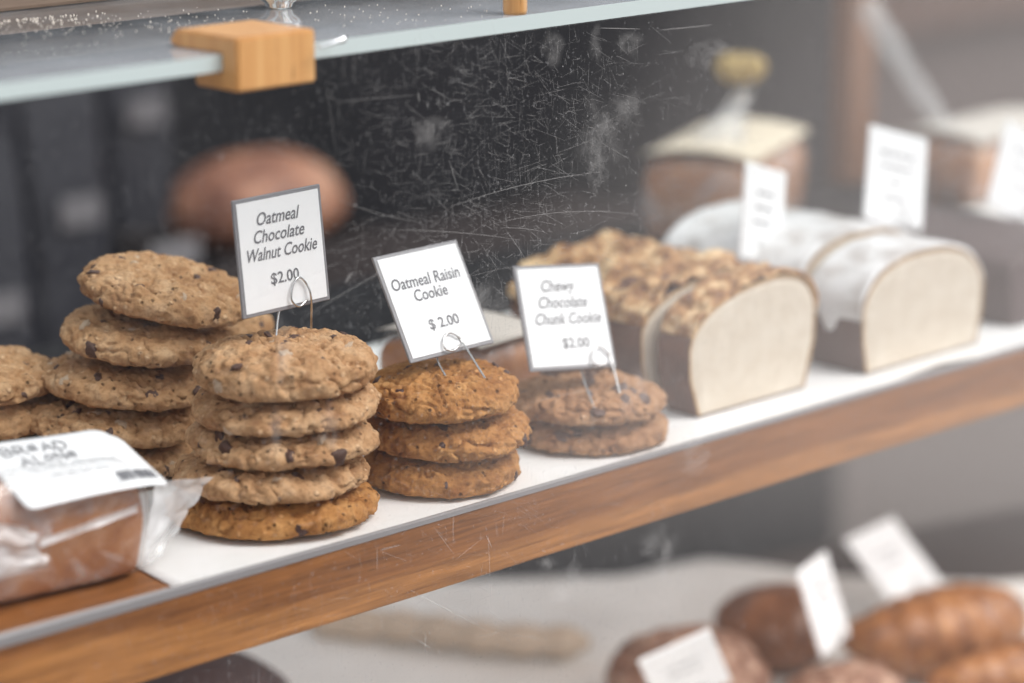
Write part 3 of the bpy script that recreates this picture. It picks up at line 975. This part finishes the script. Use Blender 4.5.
rear_cake('small wrapped cake with a pale top label, behind the golden raisin cookies', Vector((c2.x + .036, c2.y + .002, .0021)), math.radians(8), .062, .075, .048, M['whitelabel'], 15)
c3 = aty(985, 172, .30)
rk3 = rear_cake('wrapped orange-brown cake near the frame edge, behind the glazed loaf', Vector((c3.x + .155, c3.y + .02, .0021)), math.radians(4), .15, .08, .052, M['whitelabel'], 16)
# long twisted wrapper tail leaning up from that cake
a0, a1 = aty(866, 5, .40), aty(972, 160, .345)
pts = spline([a1 + Vector((.05, 0, -.004)), a1, a1.lerp(a0, .5) + Vector((0, 0, -.006)), a0], 8)
n = len(pts)
child_world('wrapper_tail', tube(pts, [.005 + .007 * (i / n) * (1 + .2 * math.sin(i * 1.3)) for i in range(n)], 14), M['filmtail'], rk3)


# ------------------------------------------------------------------ loaves
def profile(w, h, shoulder, wb, n=36, pw=.75, skew=0.):
    """pan loaf section, left to right over the top: returns list of (x,z) closed along the bottom"""
    pts = [(-wb / 2, 0), (-w / 2 * .985, shoulder * .6), (-w / 2, shoulder)]
    for k in range(1, n):
        a = PI - PI * k / n
        pts.append((w / 2 * math.copysign(abs(math.cos(a)) ** .8, math.cos(a)), shoulder + (h - shoulder) * math.sin(a) ** pw))
    pts += [(w / 2, shoulder), (w / 2 * .985, shoulder * .6), (wb / 2, 0)]
    pts = [(x, z * (1 + skew * x / w)) for x, z in pts]
    return pts


def resample(pts, n):
    L = [0]
    for a, b in zip(pts, pts[1:]): L.append(L[-1] + math.hypot(a[0] - b[0], a[1] - b[1]))
    out = []; j = 0
    for i in range(n):
        t = L[-1] * i / (n - 1)
        while j < len(pts) - 2 and L[j + 1] < t: j += 1
        u = (t - L[j]) / max(1e-9, L[j + 1] - L[j]); a, b = pts[j], pts[j + 1]
        out.append((a[0] + (b[0] - a[0]) * u, a[1] + (b[1] - a[1]) * u))
    return out


def loaf_body(prof, y0, y1, seed, ny=24, amp=.0014, taper_end=0.):
    bm = bmesh.new(); pr = resample(prof, 70); rings = []
    for j in range(ny + 1):
        t = j / ny; y = y0 + (y1 - y0) * t
        e = 1 - taper_end * max(0, t - .75) ** 2 * 8
        ring = []
        for x, z in pr:
            p = Vector((x * e, y, z * (1 - (1 - e) * .5)))
            d = amp * fbm(p, 55, seed)
            ring.append(bm.verts.new((p.x + math.copysign(d, x), p.y, max(0., p.z + (d if z > .01 else 0)))))
        rings.append(ring)
    for a, c in zip(rings, rings[1:]):
        for k in range(len(pr)):
            k2 = (k + 1) % len(pr); bm.faces.new((a[k], a[k2], c[k2], c[k]))
    bm.faces.new(rings[0]); bm.faces.new(rings[-1][::-1])
    bmesh.ops.recalc_face_normals(bm, faces=bm.faces[:])
    return bm


def crumb_face(prof, y, rim, top_rim, seed, thick=.0010):
    """cut face, set in from the crust by rim"""
    pr = resample(prof, 64); cx = 0; cz = sum(p[1] for p in pr) / len(pr)
    mx = max(p[0] for p in pr); mz = max(p[1] for p in pr)
    bm = bmesh.new(); rings = []
    NR = 16
    for i in range(NR + 1):
        t = i / NR; ring = []
        for x, z in pr:
            xi = x * (1 - rim / mx); zi = .0012 + (z - 0) * (1 - (top_rim + .0012) / mz)
            px, pz_ = cx + (xi - cx) * t, cz * .9 + (zi - cz * .9) * t
            yy = y - thick * (1 if i < NR else 0) + .0003 * mn.noise(Vector((px * 160, pz_ * 160, seed)))
            if i == 0: px, pz_ = cx, cz * .9
            ring.append((px, yy, pz_))
        rings.append([bm.verts.new(ring[0])] if i == 0 else [bm.verts.new(p) for p in ring])
    for i in range(NR):
        a, c = rings[i], rings[i + 1]
        for k in range(len(pr)):
            k2 = (k + 1) % len(pr)
            if i == 0: bm.faces.new((a[0], c[k], c[k2]))
            else: bm.faces.new((a[k], c[k], c[k2], a[k2]))
    bmesh.ops.recalc_face_normals(bm, faces=bm.faces[:])
    if sum(f.normal.y for f in bm.faces) > 0: bmesh.ops.reverse_faces(bm, faces=bm.faces[:])
    return bm


def edge_rim(prof, y, r):
    """golden crust line round a cut face"""
    pr = resample(prof, 90)
    return tube([(x * .992, y - .0002, max(z * .99, .0012)) for x, z in pr], r, 6)


def cap(prof, y0, y1, lo, off, amp, freq, seed, drip=0., ny=26, ragged=0.):
    """topping shell over the upper part of the section, down to height lo (+ drips)"""
    full = resample(prof, 120); hz = max(p[1] for p in full)
    bm = bmesh.new(); outer = []
    for j in range(ny + 1):
        y = y0 + (y1 - y0) * j / ny
        l1 = lo - drip * max(0, mn.noise(Vector((y * 55, seed, 1)))) * 1.6; l2 = lo - drip * max(0, mn.noise(Vector((y * 55, seed, 7)))) * 1.6
        sel = [p for p in full if (p[1] >= (l1 if p[0] < 0 else l2))]
        sel = resample(sel, 64); ring = []
        for k, (x, z) in enumerate(sel):
            e = min(1, min(k, 63 - k) / 4); q = Vector((x, 0, max(z - lo * .6, .004))).normalized()
            p = Vector((x, y, z)); d = off * (.25 + .75 * e) + amp * fbm(p, freq, seed, 3) * e
            ring.append(bm.verts.new(p + q * max(d, .0004)))
        outer.append(ring)
    for a, c in zip(outer, outer[1:]):
        for k in range(63): bm.faces.new((a[k], a[k + 1], c[k + 1], c[k]))
    bmesh.ops.recalc_face_normals(bm, faces=bm.faces[:])
    if sum(f.normal.z for f in bm.faces) < 0: bmesh.ops.reverse_faces(bm, faces=bm.faces[:])
    return bm


def solid(o, t):
    md = o.modifiers.new('t', 'SOLIDIFY'); md.thickness = t; md.offset = -1


# crumb-topped loaf, rear portion and the front slice
P1 = profile(.120, .0765, .047, .100, pw=1.0, skew=.20)
ls = empty('loaf_slice', (.3640, .0360, .0012)); tag(ls, 'thick front slice of the crumb-topped loaf, showing its pale cut face', 'bread slice')
link('crust', loaf_body(P1, 0, .026, 3), M['crust'], ls)
link('cut_face', crumb_face(P1, .0, .0018, .0022, 2), M['crumb'], ls)
link('golden_edge', edge_rim(P1, 0, .0009), M['edgecrust'], ls)
solid(link('crumb_topping', cap(P1, -.0006, .026, .050, .0035, .0030, 120, 5), M['streusel'], ls), .0025)
P1b = profile(.124, .0755, .050, .102, pw=.95, skew=.15)
lr = empty('crumb_topped_loaf', (.3640, .0740, .0012)); tag(lr, 'long crumb-topped loaf standing behind its cut front slice', 'bread loaf')
link('crust', loaf_body(P1b, 0, .118, 6, 40, taper_end=.12), M['crust'], lr)
link('cut_face', crumb_face(P1b, .0, .0018, .0022, 4), M['crumb'], lr)
link('golden_edge', edge_rim(P1b, 0, .0009), M['edgecrust'], lr)
solid(link('crumb_topping', cap(P1b, -.001, .118, .051, .0040, .0085, 52, 8, .006, 70), M['streusel'], lr), .003)

# glazed loaf
P2 = profile(.130, .0735, .038, .118, pw=.95)
gs = empty('glazed_loaf', (.5290, .0290, .0012)); tag(gs, 'front piece of the white glazed loaf with its pale cut face showing', 'bread loaf')
link('crust', loaf_body(P2, 0, .046, 9), M['fluted'], gs)
link('cut_face', crumb_face(P2, .0, .0020, .0022, 6), M['crumb'], gs)
link('golden_edge', edge_rim(P2, 0, .0009), M['edgecrust'], gs)
solid(link('white_glaze', cap(P2, .0004, .046, .036, .0030, .0012, 40, 4, .012), M['glaze'], gs), .0028)
P2b = profile(.130, .0755, .040, .118, pw=.95)
gr_ = empty('glazed_loaf', (.5380, .0900, .0012)); tag(gr_, 'rear piece of the white glazed loaf, behind the cut front piece', 'bread loaf')
link('crust', loaf_body(P2b, 0, .125, 12, 30, taper_end=.1), M['fluted'], gr_)
link('cut_face', crumb_face(P2b, .0, .0020, .0022, 8), M['crumb'], gr_)
link('golden_edge', edge_rim(P2b, 0, .0009), M['edgecrust'], gr_)
solid(link('white_glaze', cap(P2b, .0004, .125, .036, .0030, .0016, 40, 9, .012, 40), M['glaze'], gr_), .0028)
# dark loaf
P3_ = profile(.13, .052, .040, .118)
dl = empty('dark_loaf', (.705, .040, .0012)); tag(dl, 'dark brown loaf at the frame edge beside the white glazed loaf', 'bread loaf')
link('crust', loaf_body(P3_, 0, .16, 15, 30), M['darkcake'], dl)
link('cut_face', crumb_face(P3_, .0, .0030, .0040, 11), M['darkcake'], dl)

# ------------------------------------------------------------------ rear of the shelf
bo_c = aty(258, 197, 1.14)
CT = bo_c.z - .043 + .2499 + .006
crate = empty('storage_crate', (bo_c.x + .005, 1.15, -.2499)); tag(crate, 'dark crate under the blurred round loaf on the rear counter', 'crate')
bm = box(-.12, .105, -.085, .085, 0, CT, .003)
top = [f for f in bm.faces if f.normal.z > .9]
r = bmesh.ops.inset_region(bm, faces=top, thickness=.006)
for f in top:
    for v in f.verts: v.co.z -= .006
link('crate_body', bm, M['crate'], crate, False)
pt = aty(176, 256, 1.063)
o = child_world('crate_label', box(pt.x - .030, pt.x + .030, 1.0635, 1.0652, pt.z - .014, pt.z + .014, .0004, 1), M['baglabel'], crate)
bm = bmesh.new(); bmesh.ops.create_icosphere(bm, subdivisions=5, radius=1)
for v in bm.verts:
    p = v.co.copy(); n_ = 1 + .05 * mn.noise(p * 2) + .02 * mn.noise(p * 7)
    ridge = -.05 * max(0, 1 - abs(p.x * .5 + p.y * .8 - .1) * 9) * max(0, p.z)
    zz = p.z * (.056 if p.z > 0 else .044)
    v.co = Vector((p.x * .098 * n_, p.y * .080 * n_, zz * (n_ + ridge)))
    if v.co.z < -.034: v.co.z = -.034
bl = link('round_loaf', bm, M['boule']); bl.location = (bo_c.x, bo_c.y, -.2499 + CT - .006 + .0342)
tag(bl, 'blurred round brown loaf sitting on the dark crate behind the walnut cookie card', 'bread loaf')


def coffee_bag(px, py, w, h, label, y=1.20):
    c = aty(px, py, y - .04); root = empty('paper_bag', (c.x, y, -.249)); tag(root, label, 'bag', 'dark bags standing on the rear counter')
    bm = bmesh.new(); rings = []
    for i in range(18):
        t = i / 17; d = .030 * (1 - t ** 2.2) + .003; ww = w / 2 * (1 - .06 * t); ring = []
        for k in range(32):
            a = 2 * PI * k / 32
            p = Vector((math.copysign(abs(math.cos(a)) ** .4, math.cos(a)) * ww, math.copysign(abs(math.sin(a)) ** .4, math.sin(a)) * d, t * h))
            p += Vector((1, 1, 0)) * .003 * mn.noise(p * 40 + Vector((px, 0, 0)))
            ring.append(bm.verts.new(p))
        rings.append(ring)
    for a, b_ in zip(rings, rings[1:]):
        for k in range(32): bm.faces.new((a[k], a[(k + 1) % 32], b_[(k + 1) % 32], b_[k]))
    bm.faces.new(rings[0][::-1]); bm.faces.new(rings[-1])
    link('bag_body', bm, M['bag'], root)
    zc = c.z + .249
    link('bag_label', box(-.024, .024, -.036, -.0335, zc - .015, zc + .015, .0004, 1), M['baglabel'], root, False)
    link('folded_top', box(-w / 2 * .95, w / 2 * .95, -.007, .007, h - .012, h + .004, .002), M['bag'], root, False)
    return root


coffee_bag(84, 212, .095, .30, 'dark bag with a wide grey label, on the rear counter above the tilted cookie')
coffee_bag(150, 112, .090, .37, 'tall dark bag with a high grey label, on the rear counter beside the round loaf', 1.34)
coffee_bag(6, 310, .095, .26, 'dark bag with a low grey label, on the rear counter at the frame edge')
coffee_bag(46, 150, .090, .35, 'tall dark bag with a dim high label, standing behind the two shorter bags', 1.34)
cn = link('rear_counter', box(-.5, 1.7, 1.05, 1.50, -.30, -.2495, .004), M['crate'], None, False)
tag(cn, 'dark counter standing behind the display case', 'counter')

# ------------------------------------------------------------------ lower shelf
pl_ = [(-.60, -.003), (1.45, -.003), (1.45, .26), (.93, .405), (.80, .435), (.69, .458), (.57, .575), (-.60, .58)]
bm = bmesh.new(); va = [bm.verts.new((x, y, -.330)) for x, y in pl_]; vb = [bm.verts.new((x, y, -.303)) for x, y in pl_]
bm.faces.new(va[::-1]); bm.faces.new(vb)
for k in range(len(pl_)): bm.faces.new((va[k], va[(k + 1) % len(pl_)], vb[(k + 1) % len(pl_)], vb[k]))
bmesh.ops.recalc_face_normals(bm, faces=bm.faces[:])
low = link('lower_shelf', bm, M['shelfpaint'], None, False)
tag(low, 'lower mauve-grey shelf board under the linen and the buns', 'shelf')
bm = bmesh.new(); g = []
NX, NY = 200, 44
for i in range(NX + 1):
    x = -.5 + 1.85 * i / NX; c = []
    for j in range(NY + 1):
        t = j / NY
        kx = [(-.6, .565), (.50, .562), (.57, .55), (.69, .447), (.77, .428), (.81, .33), (.90, .22), (1.05, .12), (1.45, .08)]
        for (xa, ya), (xb, yb_) in zip(kx, kx[1:]):
            if xa <= x <= xb: yb = ya + (yb_ - ya) * (x - xa) / (xb - xa)
        yb += .008 * mn.noise(Vector((x * 12, 2, 2)))
        y = .001 + (yb - .001) * t
        zz = -.3024 + .0005 + .004 * max(0, mn.noise(Vector((x * 9, y * 9, 1)))) + .012 * max(0, (t - .82) / .18) ** 1.5
        c.append(bm.verts.new((x, y, zz)))
    g.append(c)
for a, c in zip(g, g[1:]):
    for j in range(NY): bm.faces.new((a[j], c[j], c[j + 1], a[j + 1]))
cl = link('linen_cloth', bm, M['cloth']); md = cl.modifiers.new('t', 'SOLIDIFY'); md.thickness = .0006; md.offset = 1
tag(cl, 'pale grey linen cloth spread over the lower shelf under the buns', 'cloth')


def bun(name, c, r, h, mat, seed, label, amp=.16, freq=5):
    bm = bmesh.new(); bmesh.ops.create_icosphere(bm, subdivisions=5, radius=1)
    for v in bm.verts:
        p = v.co.copy(); n_ = 1 + amp * fbm(p, freq, seed, 3) * .6 + .05 * mn.noise(p * 1.7)
        z = p.z * h * .55 if p.z > 0 else p.z * h * .45
        v.co = Vector((p.x * r * n_, p.y * r * n_, max(z * n_, -h * .36)))
    o = link(name, bm, mat); o.location = (c[0], c[1], c[2] + h * .36)
    return tag(o, label, 'bun', 'buns on the lower shelf')


ZC = -.297
bun('sugared_bun', (.511, .217, ZC), .058, .068, M['bun'], 3, 'rough sugared brown bun on the lower shelf holding the nearest card')
bun('sugared_bun', (.566, .112, ZC), .048, .052, M['bun'], 5, 'rough brown bun in front of the steeply slanted card on the lower shelf')
bun('glossy_bun', (.640, .243, ZC), .047, .066, M['darkbun'], 8, 'smooth dark brown bun behind the slanted card on the lower shelf', .03, 2)
bun('dark_bun', (.165, .345, ZC), .072, .108, M['darkcake'], 9, 'dark round bun half hidden under the oak rail', .05, 3)


def croissant(c, rz, L, R, label):
    bm = bmesh.new(); rings = []; n = 110; m = 40
    for i in range(n + 1):
        t = i / n; a = (t - .5) * 1.9
        cx, cy = L * .62 * math.sin(a), -L * .62 * (math.cos(a) - 1) * .8
        seg = (t * 9) % 1
        r = R * max(0.02, math.sin(PI * min(max(t, .004), .996))) ** .62 * (1 + .10 * (1 - abs(2 * seg - 1)) - .06)
        tx, ty = math.cos(a), math.sin(a) * .8; tl = math.hypot(tx, ty); nx_, ny_ = -ty / tl, tx / tl
        ring = []
        for k in range(m):
            b_ = 2 * PI * k / m
            p = Vector((cx + nx_ * math.cos(b_) * r, cy + ny_ * math.cos(b_) * r, math.sin(b_) * r * .88))
            p *= 1 + .02 * mn.noise(p * 60)
            ring.append(bm.verts.new((p.x, p.y, max(p.z, -R * .7))))
        rings.append(ring)
    for a, b_ in zip(rings, rings[1:]):
        for k in range(m): bm.faces.new((a[k], a[(k + 1) % m], b_[(k + 1) % m], b_[k]))
    bm.faces.new(rings[0][::-1]); bm.faces.new(rings[-1]); bmesh.ops.recalc_face_normals(bm, faces=bm.faces[:])
    o = link('croissant', bm, M['croissant']); o.location = (c[0], c[1], c[2] + R * .7); o.rotation_euler = (0, 0, rz)
    return tag(o, label, 'croissant', 'croissants on the lower shelf')


croissant((.722, .140, ZC), -.30, .155, .040, 'golden ridged croissant on the lower shelf at the frame edge')
croissant((.705, .060, ZC), -.2, .14, .028, 'golden croissant in front of the larger ridged one on the lower shelf')
pa, pb = atz(310, 622, -.285), atz(590, 643, -.285)
pts = spline([pa, pa.lerp(pb, .33) + Vector((.004, .004, 0)), pa.lerp(pb, .66) - Vector((.004, .004, 0)), pb], 16); n = len(pts)
o = link('breadstick', tube(pts, [.0125 * (min(1, (i + .6) / 4, (n - i - .4) / 4) ** .5) * (1 + .10 * math.sin(i * .9)) for i in range(n)], 16), M['breadstick'])
tag(o, 'long blurred beige breadstick lying on the linen of the lower shelf', 'breadstick')

# ------------------------------------------------------------------ setting
WX = aty(838, 300, 1.53).x
w1 = link('wall_back', box(-.9, WX, 1.52, 1.55, -1.3, .60), M['dark'], None, False); tag(w1, kind='structure')
ZS = aty(900, 380, 1.62).z
w3 = link('wall_right_low', box(WX + .02, 4.5, 1.61, 1.64, -1.5, ZS), M['mauve_lit'], None, False); tag(w3, kind='structure')
w2 = link('wall_right', box(WX + .02, 4.5, 1.62, 1.64, ZS, .60), M['mauve'], None, False); tag(w2, kind='structure')
ZB = aty(950, 26, 1.6).z
fo = link('floor', box(-1.2, 4.5, -.25, 1.64, -1.52, -1.5), M['crate'], None, False); tag(fo, kind='structure')
tr2 = link('trim_2', box(WX + .02, 4.5, 1.585, 1.6205, ZB, ZB + .25, .004), M['beamwood'], None, False); tag(tr2, kind='structure')
px_ = aty(853, 150, .455).x
tr = link('trim_1', box(px_ - .018, px_ + .018, .446, .468, .0021, .2630, .003), M['postwood'], None, False); tag(tr, kind='structure')

# ------------------------------------------------------------------ world, sun, camera
wd = bpy.data.worlds.new('street'); SC.world = wd; wd.use_nodes = True
t = wd.node_tree; t.nodes.clear()
out = t.nodes.new('ShaderNodeOutputWorld'); bg = t.nodes.new('ShaderNodeBackground'); t.links.new(bg.outputs[0], out.inputs[0])
tc = t.nodes.new('ShaderNodeTexCoord')
D = tc.outputs['Generated']


def wm(op, a, b=None, clamp=False):
    m = t.nodes.new('ShaderNodeMath'); m.operation = op; m.use_clamp = clamp
    for i, v in enumerate((a, b)):
        if v is None: continue
        if isinstance(v, bpy.types.NodeSocket): t.links.new(v, m.inputs[i])
        else: m.inputs[i].default_value = v
    return m.outputs[0]


def dotv(vec):
    m = t.nodes.new('ShaderNodeVectorMath'); m.operation = 'DOT_PRODUCT'; t.links.new(D, m.inputs[0]); m.inputs[1].default_value = vec
    return m.outputs['Value']


def ss(x, a, b):
    m = t.nodes.new('ShaderNodeMapRange'); m.interpolation_type = 'SMOOTHSTEP'; t.links.new(x, m.inputs[0])
    m.inputs[1].default_value = a; m.inputs[2].default_value = b; m.inputs[3].default_value = 0; m.inputs[4].default_value = 1
    return m.outputs[0]


def wmix(f, a, b):
    m = t.nodes.new('ShaderNodeMix'); m.data_type = 'RGBA'
    for v, i in ((f, 0), (a, 6), (b, 7)):
        if isinstance(v, bpy.types.NodeSocket): t.links.new(v, m.inputs[i])
        else: m.inputs[i].default_value = v if i == 0 else (*v, 1)
    return m.outputs[2]


front = ss(dotv((0, -1, 0)), -.25, .45)            # open street side of the case
up = wm('MAXIMUM', ss(dotv((0, 0, 1)), .05, .60), wm('MULTIPLY', ss(dotv((0, 0, 1)), -.01, .20), front))                 # overcast sky above, street at eye level
sky = wmix(front, (.80, .82, .86), (1.02, 1.04, 1.07))
street = wmix(front, (.16, .15, .15), (.34, .325, .32))
pav = ss(dotv((-.5402, -.7113, .4496)), .040, -.045)   # sunlit pavement beyond the passer-by shade
pav = wm('MULTIPLY', wm('MULTIPLY', pav, ss(dotv((0, -1, 0)), .15, .4)), ss(dotv((0, 0, 1)), -.335, -.265))
street = wmix(pav, street, (1.5, 1.38, 1.34))
shade = wm('MULTIPLY', ss(dotv((-.5402, -.7113, .4496)), .005, .05), ss(dotv((.567, -.775, -.28)), .87, .95))
street = wmix(wm('MULTIPLY', shade, .97), street, (.05, .05, .06))
col = wmix(up, street, sky)
t.links.new(col, bg.inputs['Color']); bg.inputs['Strength'].default_value = 1.0

sl = bpy.data.lights.new('soft_sun', 'SUN'); sl.energy = 3.1; sl.angle = math.radians(35); sl.color = (1., .97, .93)
so = bpy.data.objects.new('soft_sun', sl); COL.objects.link(so)
so.rotation_euler = Vector((-.30, .52, -.80)).to_track_quat('-Z', 'Y').to_euler()

ll = bpy.data.lights.new('under_shelf_fill', 'AREA'); ll.shape = 'RECTANGLE'; ll.size = 1.5; ll.size_y = .02; ll.energy = 2.2; ll.color = (1., .98, .95)  # added fill light without a fixture, brightens the lower shelf
lo_ = bpy.data.objects.new('under_shelf_fill', ll); COL.objects.link(lo_); lo_.location = (.45, .05, -.028)
lo_.rotation_euler = (math.radians(35), 0, 0)
cd = bpy.data.cameras.new('camera'); cam = bpy.data.objects.new('camera', cd); COL.objects.link(cam)
cd.sensor_width = 36; cd.lens = F / 1024 * 36; cd.clip_start = .02; cd.clip_end = 50
mt = Matrix((RIGHT, UP, -FWD)).transposed().to_4x4(); mt.translation = CAM
cam.matrix_world = mt
cd.dof.use_dof = True; cd.dof.focus_distance = 1.575; cd.dof.aperture_fstop = 3.0
SC.camera = cam
SC.cycles.transparent_max_bounces = 24
SC.cycles.max_bounces = 10
SC.view_settings.view_transform = 'Standard'; SC.view_settings.look = 'None'
SC.view_settings.gamma = 1; SC.view_settings.use_curve_mapping = False
SC.view_settings.exposure = 0.14
